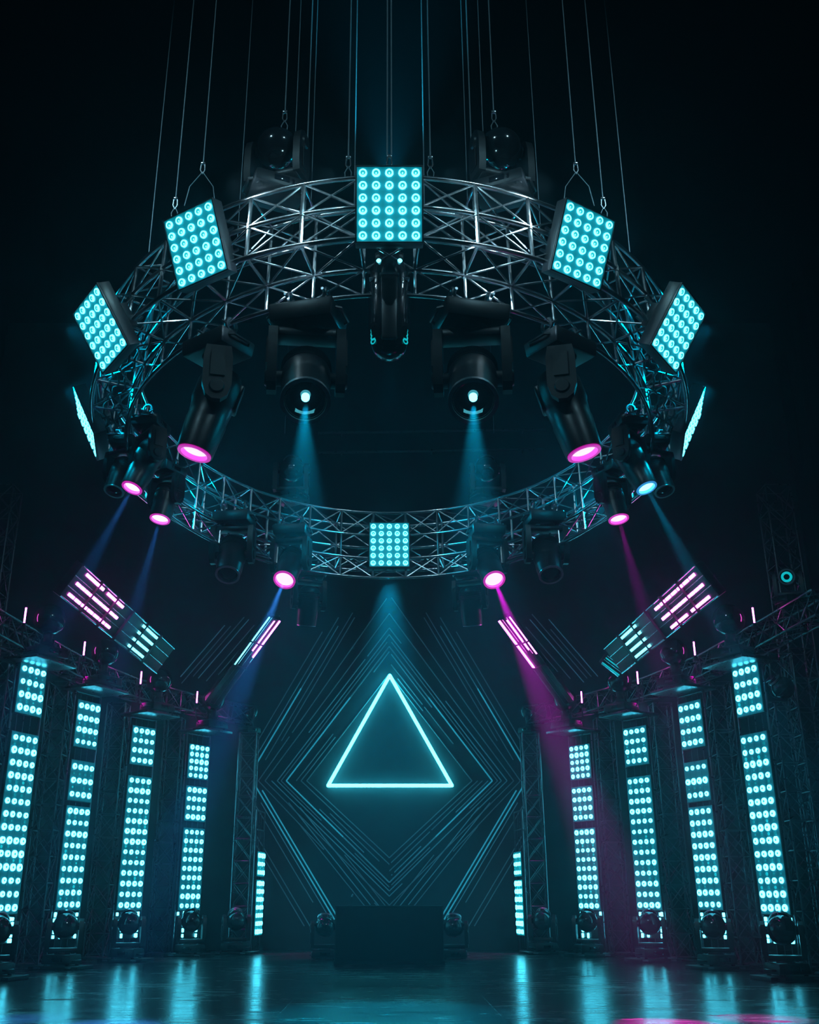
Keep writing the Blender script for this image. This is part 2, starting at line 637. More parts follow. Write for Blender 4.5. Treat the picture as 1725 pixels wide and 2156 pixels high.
def yoke_mesh():
    b = MB()
    b.box((0, 0, 0.185), (0.40, 0.15, 0.06), 0.018)
    for s in (-1, 1):
        poly = []
        for (y, z) in ((-0.085, 0.165), (0.085, 0.165), (0.1, 0.25), (0.1, 0.46), (0.075, 0.54), (0.03, 0.575), (-0.03, 0.575), (-0.075, 0.54), (-0.1, 0.46), (-0.1, 0.25)):
            poly.append((y, z))
        x0, x1 = sorted((s * 0.178, s * 0.235))
        b.prism(poly, x0, x1)
        b.lathe([(0, 0), (0.055, 0), (0.045, 0.014), (0, 0.014)], 16, X=T((s * 0.235, 0, 0.48)) @ RY(s * pi / 2))
        xa, xb = sorted((s * 0.235, s * 0.247))
        b.prism([(-0.05, 0.22), (0.05, 0.22), (0.05, 0.40), (-0.05, 0.40)], xa, xb)
    return b.mesh('yoke', 'black_shell', sharp=25)


def neck_mesh():
    b = MB()
    b.box((0, 0.02, 0.2), (0.16, 0.12, 0.1), 0.02)
    b.lathe([(0.07, 0.2), (0.055, 0.26), (0.06, 0.30), (0.09, 0.335), (0, 0.335)], 20)
    b.prism([(0.0, 0.17), (0.16, 0.2), (0.21, 0.34), (0.22, 0.5), (0.18, 0.5), (0.15, 0.36), (0.1, 0.27), (0.0, 0.25)], -0.04, 0.04)
    return b.mesh('neck', 'black_shell', sharp=30)


def head_mesh(kind):
    b = MB()
    if kind == 'spot':
        b.lathe([(0, -0.24), (0.06, -0.235), (0.11, -0.21), (0.142, -0.16), (0.152, -0.08), (0.152, 0.05), (0.146, 0.07), (0.142, 0.09),
                 (0.142, 0.20), (0.138, 0.22), (0.136, 0.30), (0.118, 0.30), (0.112, 0.25)], 28)
        for k in range(5):
            b.lathe([(0.147, -0.05 - 0.025 * k), (0.157, -0.055 - 0.025 * k), (0.147, -0.062 - 0.025 * k)], 28)
    elif kind == 'long':
        b.lathe([(0, -0.26), (0.07, -0.25), (0.13, -0.21), (0.158, -0.12), (0.158, 0.02), (0.148, 0.05), (0.138, 0.16), (0.144, 0.18), (0.128, 0.42), (0.103, 0.42), (0.098, 0.37)], 28)
        b.box((0, -0.15, -0.06), (0.12, 0.04, 0.2), 0.012)
    elif kind == 'globe':
        prof = [(0.185 * sin(a), -0.185 * cos(a)) for a in [radians(q) for q in range(0, 146, 7)]]
        b.lathe(prof + [(0.112, 0.155), (0.112, 0.185), (0.102, 0.185), (0.098, 0.15)], 36)
        b.lathe([(0.186, -0.012), (0.191, 0), (0.186, 0.012)], 36)
    else:
        prof = [(0.165 * sin(a), -0.165 * cos(a)) for a in [radians(q) for q in range(0, 136, 9)]]
        b.lathe(prof + [(0.122, 0.135), (0.122, 0.17), (0.11, 0.17), (0.106, 0.14)], 28)
    # cooling vents and locking tab on the shell
    for s in ((-1, 1) if kind != 'globe' else ()):
        b.lathe([(0, 0), (0.05, 0), (0.05, 0.05), (0, 0.05)], 14, X=T((s * 0.135, 0, 0)) @ RY(s * pi / 2))
    return b.mesh('head', 'gloss_black' if kind in ('ball', 'globe') else 'black_shell')


FZ = {'spot': 0.30, 'long': 0.42, 'ball': 0.17, 'globe': 0.185}
BASE_ME, DISP_ME, YOKE_ME, NECK_ME = base_mesh(), display_mesh(), yoke_mesh(), neck_mesh()
HEAD_ME = {k: head_mesh(k) for k in FZ}
CLAMP = MB()
CLAMP.box((0, 0, -0.02), (0.05, 0.07, 0.05), 0.008)
CLAMP.tube([(0, 0.05 * sin(q), -0.085 - 0.05 * cos(q)) for q in [radians(a) for a in range(-170, 171, 20)]], 0.014, 6)
CLAMP.tube([(0, 0.05, -0.085), (0, 0.10, -0.085)], 0.01, 6)
CLAMP_ME = CLAMP.mesh('clamp', 'truss_dark')
_lens = {}


def lens_meshes(kind, lens):
    k = (kind, lens)
    if k not in _lens:
        z = FZ[kind]
        r = {'spot': 0.113 if lens != 'eye' else 0.128, 'long': 0.098, 'ball': 0.107, 'globe': 0.1}[kind]
        b = MB()
        b.lathe([(r + 0.004, z - 0.02), (r + 0.02, z - 0.015), (r + 0.02, z + 0.012), (r - 0.004, z + 0.012), (r - 0.008, z - 0.03)], 28)
        fr = b.mesh('front_ring', {'pink': 'pink_rim_glow', 'violet': 'pink_rim_glow', 'cyan': 'blue_rim_glow'}.get(lens, 'ring_metal'))
        b = MB()
        zz = z - 0.028
        if lens == 'eye':                                           # dark dish with a small bright lamp in the middle
            b.lathe([(r - 0.004, z), (r * 0.72, z - 0.05), (0.024, z - 0.06)], 28, 0)
            b.lathe([(0.024, z - 0.06), (0.024, z - 0.035), (0, z - 0.03)], 20, 1)
            le = b.mesh('lens', 'dark_glass', 'cyan_lens')
        elif lens == 'halo':
            b.lathe([(r - 0.004, zz), (r * 0.78, zz + 0.012)], 28, 0)
            b.lathe([(r * 0.78, zz + 0.012), (r * 0.42, zz + 0.02)], 28, 1)
            b.lathe([(r * 0.42, zz + 0.02), (0, zz + 0.024)], 28, 0)
            le = b.mesh('lens', 'dark_glass', 'led_dim')
        else:
            b.lathe([(r - 0.002, zz), (r * 0.8, zz + 0.012), (r * 0.4, zz + 0.022), (0, zz + 0.025)], 28)
            le = b.mesh('lens', {'pink': 'pink_lens', 'violet': 'violet_lens', 'cyan': 'cyan_lens', 'dark': 'dark_glass'}[lens])
        _lens[k] = (fr, le)
    return _lens[k]


def moving_head(loc, aim, label, kind='spot', lens='dark', hang=False, yaw=0.0, s=1.6, group=None, beam=None, R0=None, cat='stage light'):
    R = R0 if R0 is not None else RZ(yaw)
    if hang:
        R = R @ RX(pi)
    X = T(V(loc)) @ R @ Matrix.Scale(s, 4)
    t = thing('hanging_moving_head' if hang else 'moving_head', label, cat, X, group)
    put('base', BASE_ME, t)
    put('display', DISP_ME, t)
    if hang:
        for sx in (-0.12, 0.12):
            put('clamp', CLAMP_ME, t, T((sx, 0, 0)))
    d = R.to_3x3().inverted() @ V(aim).normalized()
    dh = sqrt(d.x ** 2 + d.y ** 2)
    pan = atan2(-d.x, d.y) if dh > 0.02 else 0.0
    til = -atan2(dh, d.z)
    put('neck' if kind == 'globe' else 'yoke', NECK_ME if kind == 'globe' else YOKE_ME, t, RZ(pan))
    h = put('head', HEAD_ME[kind], t, RZ(pan) @ T((0, 0, 0.48)) @ RX(til))
    fr, le = lens_meshes(kind, lens)
    put('front_ring', fr, h)
    put('lens', le, h)
    if beam:
        col, power, ang, blend = beam
        piv = X @ V((0, 0, 0.48))
        a = V(aim).normalized()
        spot(piv + a * ((FZ[kind] + 0.03) * s), a, col, power, ang, blend, 0.025)
    return t


def spot(loc, aim, col, power, ang, blend=0.4, rad=0.08):
    d = bpy.data.lights.new('beam', 'SPOT')
    d.color = col
    d.energy = power
    d.spot_size = radians(ang)
    d.spot_blend = blend
    d.shadow_soft_size = rad
    o = bpy.data.objects.new('beam', d)
    COL.objects.link(o)
    o.location = loc
    o.rotation_euler = V(aim).to_track_quat('-Z', 'Y').to_euler()
    return o


C_CY, C_MG, C_BL, C_VI = (0.0, 0.62, 1.0), (1.0, 0.0, 0.62), (0.06, 0.3, 1.0), (0.45, 0.1, 1.0)

G_IN = 'moving heads hanging inside the ring truss'
G_FAR = 'moving heads under the far side of the ring truss'
G_TOP = 'moving heads standing on top of the ring truss'
for s in (-1, 1):
    sd = side(s)
    # near pair facing the camera, cyan eye lenses
    moving_head(RP(s * radians(14.4), RN - 0.02, -0.93), (-s * 0.06, -0.62, -0.80), 'big black moving head with small cyan eye, hanging %s of the centre capsule light' % sd,
                'spot', 'eye', True, s * radians(14), 1.68, G_IN, (C_CY, 3000, 13, 0.8))
    # large dark heads on the flanks, pink lenses
    moving_head(RP(s * radians(33.5), RN - 0.06, -0.93), (s * 0.26, -0.06, -1), 'large dark moving head pointing down with oval pink lens, upper %s inside the ring' % sd,
                'long', 'pink', True, s * radians(36), 1.52, G_IN, (C_MG, 2500 if s > 0 else 800, 9, 1.0))
    # heads on the lower flanks
    moving_head(RP(s * radians(77), RN + 0.12, -0.6) + V((-s * 0.42, 0, 0)), (s * 0.3, -0.25, -1), 'dark moving head with bright tilted %s lens, low on the %s flank of the ring' % ('violet' if s < 0 else 'cyan', sd),
                'long', 'violet' if s < 0 else 'cyan', True, s * radians(100), 1.12, G_FAR, (C_BL if s < 0 else C_CY, 17000, 11, 1.0))
    moving_head(RP(s * radians(84), RN + 0.12, -0.62) + V((-s * 0.06, 0, 0)), (s * 0.15, -0.3, -0.9), 'unlit grey moving head at the outermost %s edge of the ring' % sd,
                'spot', 'dark', True, s * radians(90), 1.0, G_FAR)
    moving_head(RP(s * radians(98), RN - 0.02, -0.5) + V((-s * 0.3, 0, 0)), (s * 0.12, -0.2, -1), 'dark moving head with thin %s lens where %s ring flank meets far side' % ('violet' if s < 0 else 'pink', sd),
                'spot', 'violet' if s < 0 else 'pink', True, s * radians(120), 1.05, G_FAR, (C_BL if s < 0 else C_MG, 18000, 11, 1.0))
    moving_head(RP(s * radians(133), RN - 0.14, -0.28), (s * 0.04, -0.5, -0.9), 'unlit black moving head hanging under the far ring, outer %s' % sd,
                'spot', 'dark', True, s * radians(10), 1.42, G_FAR)
    moving_head(RP(s * radians(151), RN - 0.2, -0.2), (s * 0.2, -0.68, -1), 'black moving head with glowing pink lens, %s of the small far panel' % sd,
                'spot', 'pink', True, s * radians(8), 1.32, G_FAR, (C_MG, 62000, 10, 1.0) if s > 0 else (C_BL, 32000, 10, 1.0))
    moving_head(RP(s * radians(160), RO, -0.56), (s * 0.1, 0.3, -1), 'faint unlit moving head hanging low behind the far ring, %s of the centre beam' % sd,
                'spot', 'dark', True, s * radians(-10), 1.2, G_FAR)
    # standing on top
    moving_head(RP(s * radians(19.4), RO - 0.15, 0.44), (-s * 0.25, 0.75, 0.55), 'glossy black moving head standing on top of the near ring, %s of the centre panel' % sd,
                'ball', 'dark', False, s * radians(-24), 1.42, G_TOP)
    moving_head(RP(s * radians(152.5), RN + 0.15, 0.44), (0, 0.5, 0.85), 'dim moving head standing on top of the far ring, %s of centre' % sd,
                'ball', 'dark', False, s * radians(30), 1.25, G_TOP)

# capsule light hanging at the near centre of the ring
cap_p = RP(0, RN - 0.05, -0.45)
cp = thing('hanging_capsule_light', 'long dark capsule light hanging straight down below the near centre panel', 'stage light', T(cap_p))
b = MB()
b.lathe([(0.05, 0.10), (0.17, 0.08), (0.215, 0.0), (0.222, -0.15), (0.218, -0.7), (0.205, -0.86), (0.17, -0.97), (0.11, -1.03), (0, -1.05)], 36)
b.build('body', 'gloss_black', parent=cp)
b = MB()
b.box((0, -0.2, -0.55), (0.17, 0.07, 0.8), 0.03)
b.build('front_rib', 'black_shell', parent=cp)
b = MB()
b.box((0, -0.212, -0.19), (0.2, 0.05, 0.03), 0.006)
for sx in (-1, 1):
    b.box((sx * 0.15, -0.15, -0.19), (0.09, 0.06, 0.02), 0.006, X=RZ(sx * 0.1))
b.build('trim_band', 'ring_metal', parent=cp)
for sx in (-1, 1):
    b = MB()
    b.lathe([(0, 0), (0.02, 0.012), (0.026, 0), (0.02, -0.012), (0, -0.012)], 12, X=T((sx * 0.11, -0.19, 0.0)) @ RX(pi / 2))
    b.build('status_lamp', 'white_led', parent=cp)
    b = MB()
    for j in range(4):
        b.lathe([(0.02, 0), (0.03, 0.006), (0.036, 0)], 14, X=T((sx * 0.165, -0.11, -0.78 - 0.045 * j)) @ RX(pi / 2) @ RY(sx * 0.7))
    b.build('side_vent', 'led_dim', parent=cp)
b = MB()
b.box((0, 0, 0.13), (0.3, 0.2, 0.1), 0.02)
b.tube([(-0.1, 0, 0.16), (-0.1, 0.03, 0.45)], 0.02, 8)
b.tube([(0.1, 0, 0.16), (0.1, 0.03, 0.45)], 0.02, 8)
b.build('clamp', 'black_shell', parent=cp)

# ------------------------------------------------------------------ suspension cables
def cable(p, label, r=0.007, kind='shackle', double=False):
    p = V(p)
    t = thing('hanging_cable', label, 'cable', T(p), 'steel cables holding up the ring truss')
    b = MB()
    z0 = 0.0 if kind == 'plain' else 0.22
    for dx in ((-0.022, 0.022) if double else (0,)):
        b.tube([(dx, 0, z0), (dx, 0, HZ - p.z)], r, 6)
    b.build('wire', 'cable', parent=t)
    if kind != 'plain':
        b = MB()
        b.tube([(0, 0, 0.22), (0.02, 0, 0.18), (0.025, 0, 0.10), (0, 0, 0.05), (-0.025, 0, 0.10), (-0.02, 0, 0.18)], 0.009, 6, closed=True)
        b.box((0, 0, 0.2), (0.05, 0.03, 0.03), 0.006)
        b.build('shackle', 'chrome', parent=t)
        b = MB()
        if kind == 'bridle':
            b.tube([(0, 0, 0.08), (-0.13, 0, -0.12), (-0.17, 0, -0.38)], 0.006, 6)
            b.tube([(0, 0, 0.08), (0.13, 0, -0.12), (0.17, 0, -0.38)], 0.006, 6)
        else:
            b.tube([(0, 0, 0.08), (-0.035, 0, 0.0), (-0.03, 0, -0.06), (0.03, 0, -0.06), (0.035, 0, 0.0)], 0.007, 6, closed=True)
        b.build('sling', 'cable', parent=t)


def rpx(x, r, z):
    """ring angle whose near-side point shows at picture column x"""
    lo, hi = 0.0, radians(80)
    for _ in range(40):
        m = (lo + hi) / 2
        P = RP(m, r, z) - EYE
        if FPX * P.x / P.dot(FW) < abs(x - 820):
            lo = m
        else:
            hi = m
    return lo * (1 if x > 820 else -1)


cable(RP(0, 4.05, 0.30), 'double steel cable running up from the centre panel', 0.009, 'shackle', True)
for s in (-1, 1):
    sd = side(s)
    def C(px, r, z, dz, txt, kind='shackle', rad=0.007):
        a = rpx(820 + s * px, r, z)
        cable(RP(a, r, z) + V((0, 0, dz)), txt, rad, kind)
    C(87, RO, 0.39, 0.08, 'steel cable hooked to the top tube just %s of the centre panel' % sd, rad=0.008)
    C(74, RN, 0.39, 0, 'thin cable rising behind the %s edge of the centre panel' % sd, 'plain')
    C(228, RO - 0.15, 0.44, 0.98, 'steel cable with chain ending above the %s standing moving head' % sd, rad=0.008)
    C(178, RN, 0.39, 0, 'dim cable rising inside the ring between centre panel and %s standing head' % sd, 'plain', 0.008)
    C(166, RN - 0.04, 0.39, 0, 'second dim cable of the bundle between centre panel and %s standing head' % sd, 'plain', 0.006)
    C(205, RN, 0.39, 0, 'faint cable just behind the %s standing head' % sd, 'plain', 0.006)
    C(400, RO + 0.1, 0.39, 0.45, 'bridled steel cable forking above the %s tilted panel' % sd, 'bridle')
    C(456, RO + 0.05, 0.39, 0.25, 'steel cable dropping to the outer corner of the %s tilted panel' % sd, rad=0.008)
    C(320, RN, 0.39, 0, 'very faint cable %s of the standing head, inside the ring' % sd, 'plain', 0.005)
    C(507, RO, 0.39, 0, 'outermost steel cable on the %s of the ring' % sd, 'plain', 0.007)
    cable(RP(s * radians(149), RN + 0.05, 1.7), 'thin cable above the dim moving head on the far ring, %s' % sd, 0.006, 'plain')

# ------------------------------------------------------------------ towers
TW = [  # x, y, panel turn, modules as picture rows
    (6.38, 18.0, 22, [(1400, 1506, 4), (1543, 1926, 14)], (1930, 1988)),
    (6.08, 20.6, 25, [(1477, 1576, 4), (1602, 1688, 3), (1697, 1917, 9)], (1920, 1978)),
    (5.50, 23.0, 35, [(1530, 1612, 4), (1634, 1917, 13)], (1919, 1976)),
    (4.60, 25.0, 36, [(1568, 1641, 5), (1655, 1730, 4), (1743, 1917, 9)], (1918, 1976)),
    (3.10, 25.9, 8, [(1793, 1846, 3), (1852, 1970, 7)], None),
]
ORD = ['nearest', 'second', 'third', 'fourth', 'innermost']
LW = 0.70


def box_truss(p, q, w, bay, r=0.022, rb=0.011, name='truss_tower', label='', cat='truss', group=None, side_v=None, plate=True):
    p, q = V(p), V(q)
    d = (q - p)
    ln = d.length
    z = d.normalized()
    x = V(side_v or (1, 0, 0))
    x = (x - z * x.dot(z)).normalized()
    t = thing(name, label, cat, frame(p, x, z.cross(x), z), group)
    h = w / 2
    cs = [(-h, -h), (h, -h), (h, h), (-h, h)]
    for cx, cy in cs:
        b = MB()
        b.tube([(cx, cy, 0), (cx, cy, ln)], r, 8)
        b.build('chord', 'truss_dark', parent=t)
    nb = max(1, round(ln / bay))
    for k in range(4):
        b = MB()
        a, c = cs[k], cs[(k + 1) % 4]
        for i in range(nb):
            z0, z1 = ln * i / nb, ln * (i + 1) / nb
            b.tube([(*a, z0), (*c, z1)], rb, 5)
            b.tube([(*c, z0), (*a, z1)], rb, 5)
            b.tube([(*a, z0), (*c, z0)], rb, 5)
        b.tube([(*a, ln), (*c, ln)], rb, 5)
        b.build('lattice', 'truss_dark', parent=t)
    if plate:
        b = MB()
        b.box((0, 0, 0.015), (w + 0.2, w + 0.2, 0.03), 0.005)
        b.build('base_plate', 'truss_dark', parent=t)
    return t


RAILZ = 5.45


def head_pos(s, k):
    """middle of the ball head that stands on top of each column"""
    y = TW[k][1] + (-0.25 if k < 4 else 0.0)
    p = at(820 + s * (715, 598, 484, 370, 290)[k], (1306, 1374, 1434, 1474, 1499)[k], y)
    if k == 4:
        p.x = s * (TW[4][0] + 0.44)
    return p


def led_column(s, i):
    x, y, a, mods, bot = TW[i]
    th = s * -radians(90 - a)
    X = T((s * x, y, 0)) @ RZ(th)
    nm = '%s from the camera' % ORD[i] if 0 < i < 4 else ORD[i]
    lab = {0: 'tall cyan lamp column at the outer %s edge, nearest the camera', 1: 'second cyan lamp column from the %s edge', 2: 'third cyan lamp column from the %s edge',
           3: 'fourth cyan lamp column from the %s edge, beside the innermost truss', 4: 'short cyan lamp column seen edge-on beside the %s innermost truss'}[i] % side(s)
    t = thing('led_column', lab, 'light column', X, 'cyan lamp columns along both sides')
    top = head_pos(s, i).z - 0.48 * 1.5 - 0.06 if i < 4 else 3.2
    for sx in (-1, 1):
        b = MB()
        b.tube([(sx * (LW / 2 + 0.03), 0.06, 0), (sx * (LW / 2 + 0.03), 0.06, top)], 0.022, 8)
        b.build('side_post', 'truss_dark', parent=t)
    b = MB()
    for z in (0.05, top - 0.02, top - 0.45):
        b.tube([(-LW / 2, 0.06, z), (LW / 2, 0.06, z)], 0.018, 8)
    for k in range(3):
        b.tube([(-LW / 4 + LW / 4 * k, 0.09, 0.1), (-LW / 4 + LW / 4 * k, 0.09, top)], 0.008, 6)
    b.build('crossbar', 'truss_dark', parent=t)
    px = LW * 0.235
    if i < 4:                                             # header plate that carries the ball head
        b = MB()
        q = X.inverted() @ head_pos(s, i)
        b.box((q.x * 0.5, q.y * 0.5 + 0.03, top + 0.03), (abs(q.x) + 0.95, abs(q.y) + 0.5, 0.06), 0.012)
        b.build('header_plate', 'truss_dark', parent=t)
    for (ya, yb, rows) in mods:
        z1, z0 = zat(ya, y), zat(yb, y)
        hh = z1 - z0
        zc = (z0 + z1) / 2
        b = MB()
        b.box((0, 0.05, zc), (LW, 0.09, hh), 0.008)
        m = b.build('module', 'housing', parent=t)
        dz = hh / rows
        b = MB()
        b.box((0, 0.0, zc), (LW - 0.02, 0.012, hh - 0.02))
        for k in range(3):                              # clear ribs between the lamp columns
            b.box((px * (k - 1), -0.008, zc), (0.012, 0.012, hh - 0.03))
        b.build('glow_face', 'face_glow_low' if i != 4 else 'face_glow', parent=m)
        b = MB()                                          # small half-lit lamps between the bright rows
        for j in range(rows - 1):
            if random.random() < 0.25:
                continue
            zz = z0 + dz * (j + 1)
            for k in range(4):
                if random.random() < 0.25:
                    continue
                rr = random.choice((0.016, 0.02, 0.026, 0.03))
                b.lathe([(rr, 0), (rr * 0.9, 0.012), (0, 0.016)], 10, random.choice((0, 0, 1)), X=T((px * (k - 1.5), -0.005, zz)) @ RX(pi / 2))
        if b.v:
            b.build('small_lamps', 'led_spent', 'led_dim', parent=m)['kind'] = 'stuff'
        for j in range(rows):
            zz = z0 + dz * (j + 0.5)
            sc = random.uniform(0.86, 1.08)
            for k in range(4):
                q = sc * random.uniform(0.94, 1.05)
                put('lamp', LED_COL, m, T((px * (k - 1.5), -0.006, zz)) @ Matrix.Diagonal((q, q, q * random.uniform(0.92, 1.1), 1)))
    if bot:
        z1, z0 = zat(bot[0], y), zat(bot[1], y)
        zc, hh = (z0 + z1) / 2, z1 - z0
        b = MB()
        b.box((0, 0.07, zc), (LW, 0.06, hh), 0.008)
        m = b.build('foot_module', 'housing', parent=t)
        for k, xx in enumerate((-0.29, -0.12, 0.29, 0.24)[:3 if i % 2 else 4]):
            b = MB()
            n = 5
            for j in range(n):
                zz = z0 + hh * (j + 0.5) / n
                b.box((xx + 0.012 * random.uniform(-1, 1), 0.03, zz), (0.055 if k < 3 else 0.03, 0.03, hh / n * random.uniform(0.6, 0.92)), 0.012)
            b.build('light_strip', 'led_white', parent=m)


G_TT = 'dark box truss towers beside the lamp columns'
for s in (-1, 1):
    sd = side(s)
    for i in range(5):
        led_column(s, i)
        x, y = TW[i][0], TW[i][1]
        lab = {0: 'dark truss tower beside the lamp column at the outer %s edge', 1: 'dark truss tower between first and second lamp columns, %s side',
               2: 'dark truss tower between second and third lamp columns, %s side', 3: 'dark truss tower between third and fourth lamp columns, %s side',
               4: 'innermost lattice truss tower on the %s, beside the wall diamond'}[i] % sd
        if i < 4:
            tx, ty = s * (x + 0.72), y + 0.35
        else:
            tx, ty = s * (x + 0.44), y
        box_truss((tx, ty, 0.0), (tx, ty, RAILZ - 0.1 if i < 4 else head_pos(s, 4).z - 0.48 * 1.15), 0.42, 0.5, label=lab, group=G_TT)
    # taller tower set back at the picture edge
    box_truss((s * 7.85, 19.2, 0), (s * 7.85, 19.2, 9.0), 0.5, 0.55, label='tall dim truss tower set back behind the outer %s lamp columns' % sd, group=G_TT)
    # the rail across the tower tops
    P = [(s * 7.15, 16.0, RAILZ + 0.25), (s * 6.95, 18.2, RAILZ + 0.25), (s * 6.65, 20.8, RAILZ + 0.25), (s * 6.0, 23.2, RAILZ + 0.25), (s * 5.0, 25.2, RAILZ + 0.25), (s * 3.5, 25.85, RAILZ + 0.05)]
    rail_lab = ['beyond the extreme edge', 'over the first and second columns', 'over the second and third columns', 'over the third and fourth columns', 'reaching the innermost tower']
    for k in range(5):
        box_truss(P[k], P[k + 1], 0.42, 0.5, name='truss_rail', label='horizontal truss rail %s on the %s' % (rail_lab[k], sd), group='truss rails along the tower tops', side_v=(0, 0, 1), plate=False)
    # ball heads in front of the rail
    for k in range(5):
        x, y = TW[k][0], TW[k][1]
        yy = y - 0.25
        lens = 'dark'
        hp = head_pos(s, k)
        sc = 1.5 if k < 4 else 1.15
        lab = ('glossy ball-shaped moving head on the rail, %s from the %s edge' % (('first', 'second', 'third', 'fourth')[k], sd)) if k < 4 else 'small ball-shaped moving head above the innermost %s truss tower' % sd
        moving_head(hp - V((0, 0, 0.48 * sc - 0.006)), (s * 0.4, 0.8, 0.45), lab, 'globe', lens, False, -s * 0.9, sc, 'ball-shaped moving heads on the truss rails')
        # short pink tube lamp on the outer side of each ball head
        if k < 4:
            t = thing('pink_tube_lamp', 'short upright pink tube lamp beside the %s ball head from the %s edge' % (('first', 'second', 'third', 'fourth')[k], sd), 'tube lamp', T(hp + V((s * 0.36, -0.26, -0.12))), 'pink tube lamps on the rails')
            b = MB(); b.tube([(0, 0, -0.02), (0, 0, 0.3)], 0.016, 8); b.build('tube', 'pink_led', parent=t)
            b = MB(); b.lathe([(0, -0.06), (0.03, -0.06), (0.03, 0), (0, 0)], 10); b.lathe([(0, 0.28), (0.028, 0.28), (0.028, 0.32), (0, 0.32)], 10); b.build('end_cap', 'black_shell', parent=t)
            b = MB(); b.box((0, 0, -0.09), (0.09, 0.09, 0.06), 0.01); b.tube([(0, 0, -0.1), (0, 0.02, -0.35), (-s * 0.12, 0.18, -0.58)], 0.015, 6); b.build('bracket', 'truss_dark', parent=t)
    # floor heads at the column feet
    for k in range(5):
        x, y, a = TW[k][0], TW[k][1], TW[k][2]
        fx, fy = s * (x - 0.22), y - 0.8
        if k == 4:
            fx, fy = s * (x + 0.42), y - 0.75
        sc = 1.35
        lab = ('glossy moving head on the floor below the %s lamp column from %s edge' % (('first', 'second', 'third', 'fourth')[k], sd)) if k < 4 else 'dark moving head on the floor below the innermost %s truss tower' % sd
        moving_head((fx, fy, 0.06), (s * 0.25, 0.75, 0.6), lab, 'ball', 'dark', False, s * 0.25, sc, 'moving heads on the stage floor')
        t = thing('floor_case', 'low black case on the floor, %s' % (('%s from the %s edge' % (('first', 'second', 'third', 'fourth')[k], sd)) if k < 4 else 'at the innermost %s tower' % sd), 'case', T((fx, fy, 0)) @ RZ(s * 0.2), 'black cases under the floor heads')
        b = MB(); b.box((0, 0, 0.03), (0.95, 0.62, 0.06), 0.01); b.build('body', 'housing', parent=t)
        b = MB()
        for q in (-1, 1):
            b.box((q * 0.3, -0.32, 0.03), (0.12, 0.03, 0.03), 0.008)
        b.build('handle', 'truss_dark', parent=t)
    # heads beside the booth
    moving_head((s * 1.37, 23.3, 0.0), (s * 0.05, 0.5, 0.9), 'small dark moving head on the floor just %s of the booth' % sd, 'ball', 'dark', False, 0, 1.28, 'moving heads beside the booth')

# right edge pair: one standing on the rail, one bolted to the nearest tower
moving_head((6.98, 17.0, RAILZ + 0.48), (-0.40, -0.85, -0.25), 'black moving head with cyan ring lens at the upper right edge', 'spot', 'halo', False, 0.3, 1.05, 'heads at the extreme right edge')
moving_head((6.86, 18.1, 4.6), (-0.6, -0.1, 0.6), 'glossy black ball head half-way up the extreme right tower', 'globe', 'dark', False, 0, 1.05, 'heads at the extreme right edge', R0=RX(pi / 2))

# ------------------------------------------------------------------ light battens above the rails


def bar(p, q, w, nrm_hint, name, label, rows, group):
    """rows: list of (u0, u1, v, material, n segments) on the visible face"""
    p, q = V(p), V(q)
    d = q - p
    ln = d.length
    x = d.normalized()
    n = V(nrm_hint)
    n = (n - x * n.dot(x)).normalized()
    z = x.cross(-n)
    t = thing(name, label, 'light bar', frame(p, x, -n, z), group)
    b = MB()
    b.box((ln / 2, 0.09, 0), (ln, 0.16, w), 0.012)
    for k in range(1, int(ln / 0.8)):
        b.box((k * 0.8, 0.05, 0), (0.03, 0.17, w + 0.03), 0.004)
    b.build('housing', 'housing', parent=t)
    b = MB()
    for v in (-0.48, 0.48):
        b.tube([(0, 0.0, v * w), (ln, 0.0, v * w)], 0.014, 6)
    for v in (-0.16, 0.16):
        b.tube([(0, 0.01, v * w), (ln, 0.01, v * w)], 0.008, 6)
    b.build('edge_rail', 'chrome', parent=t)
    for (u0, u1, v, m, k) in rows:
        b = MB()
        du = (u1 - u0) * ln / k
        for j in range(k):
            b.box((u0 * ln + du * (j + 0.5), -0.002, v * w), (du * (0.8 if k > 1 else 1), 0.02, w * 0.085), 0.006)
        b.build('light_strip', m, parent=t)
    return t


for s in (-1, 1):
    sd = side(s)
    X = lambda x: 820 + s * (820 - x)
    p, q = at(X(152), 1222, 15.6), at(X(349), 1392, 20.5)
    up_in = (-s * 0.75, -0.45, -0.5)
    rows = [(0.03, 0.42, 0.36, 'pink_led', 2), (0.03, 0.42, 0.02, 'pink_led', 10), (0.03, 0.42, -0.32, 'pink_led', 7)]
    rows += [(0.62, 0.80, v, 'white_led', 6) for v in (0.36, 0.12, -0.12, -0.36)]
    bar(p, q, 0.62, up_in, 'hanging_light_bar', 'long slanted light bar with pink and cyan lamp rows above the %s columns' % sd, rows, 'slanted light bars')
    p, q = at(X(578), 1303, 22.6), at(X(446), 1482, 24.4)
    rows = [(0.0, 0.42, 0.4, 'pink_led', 1), (0.02, 0.36, 0.1, 'pink_led', 1), (0.0, 0.55, -0.36, 'white_led' if s < 0 else 'pink_led', 1)]
    bar(p, q, 0.36, (-s * 0.5, -0.8, -0.3), 'hanging_light_strut', 'narrow diagonal light strut with pink lines leaning in from the %s fourth column' % sd, rows, 'slanted light bars')
# the short cyan bar on the right
bar(at(1276, 1385, 22.0), at(1312, 1412, 22.2), 0.34, (-0.3, -0.9, -0.2), 'hanging_light_strip', 'short cyan light strip above the third ball head on the right', [(0.0, 1.0, v, 'led_dim', 1) for v in (0.38, 0.0, -0.38)], 'slanted light bars')

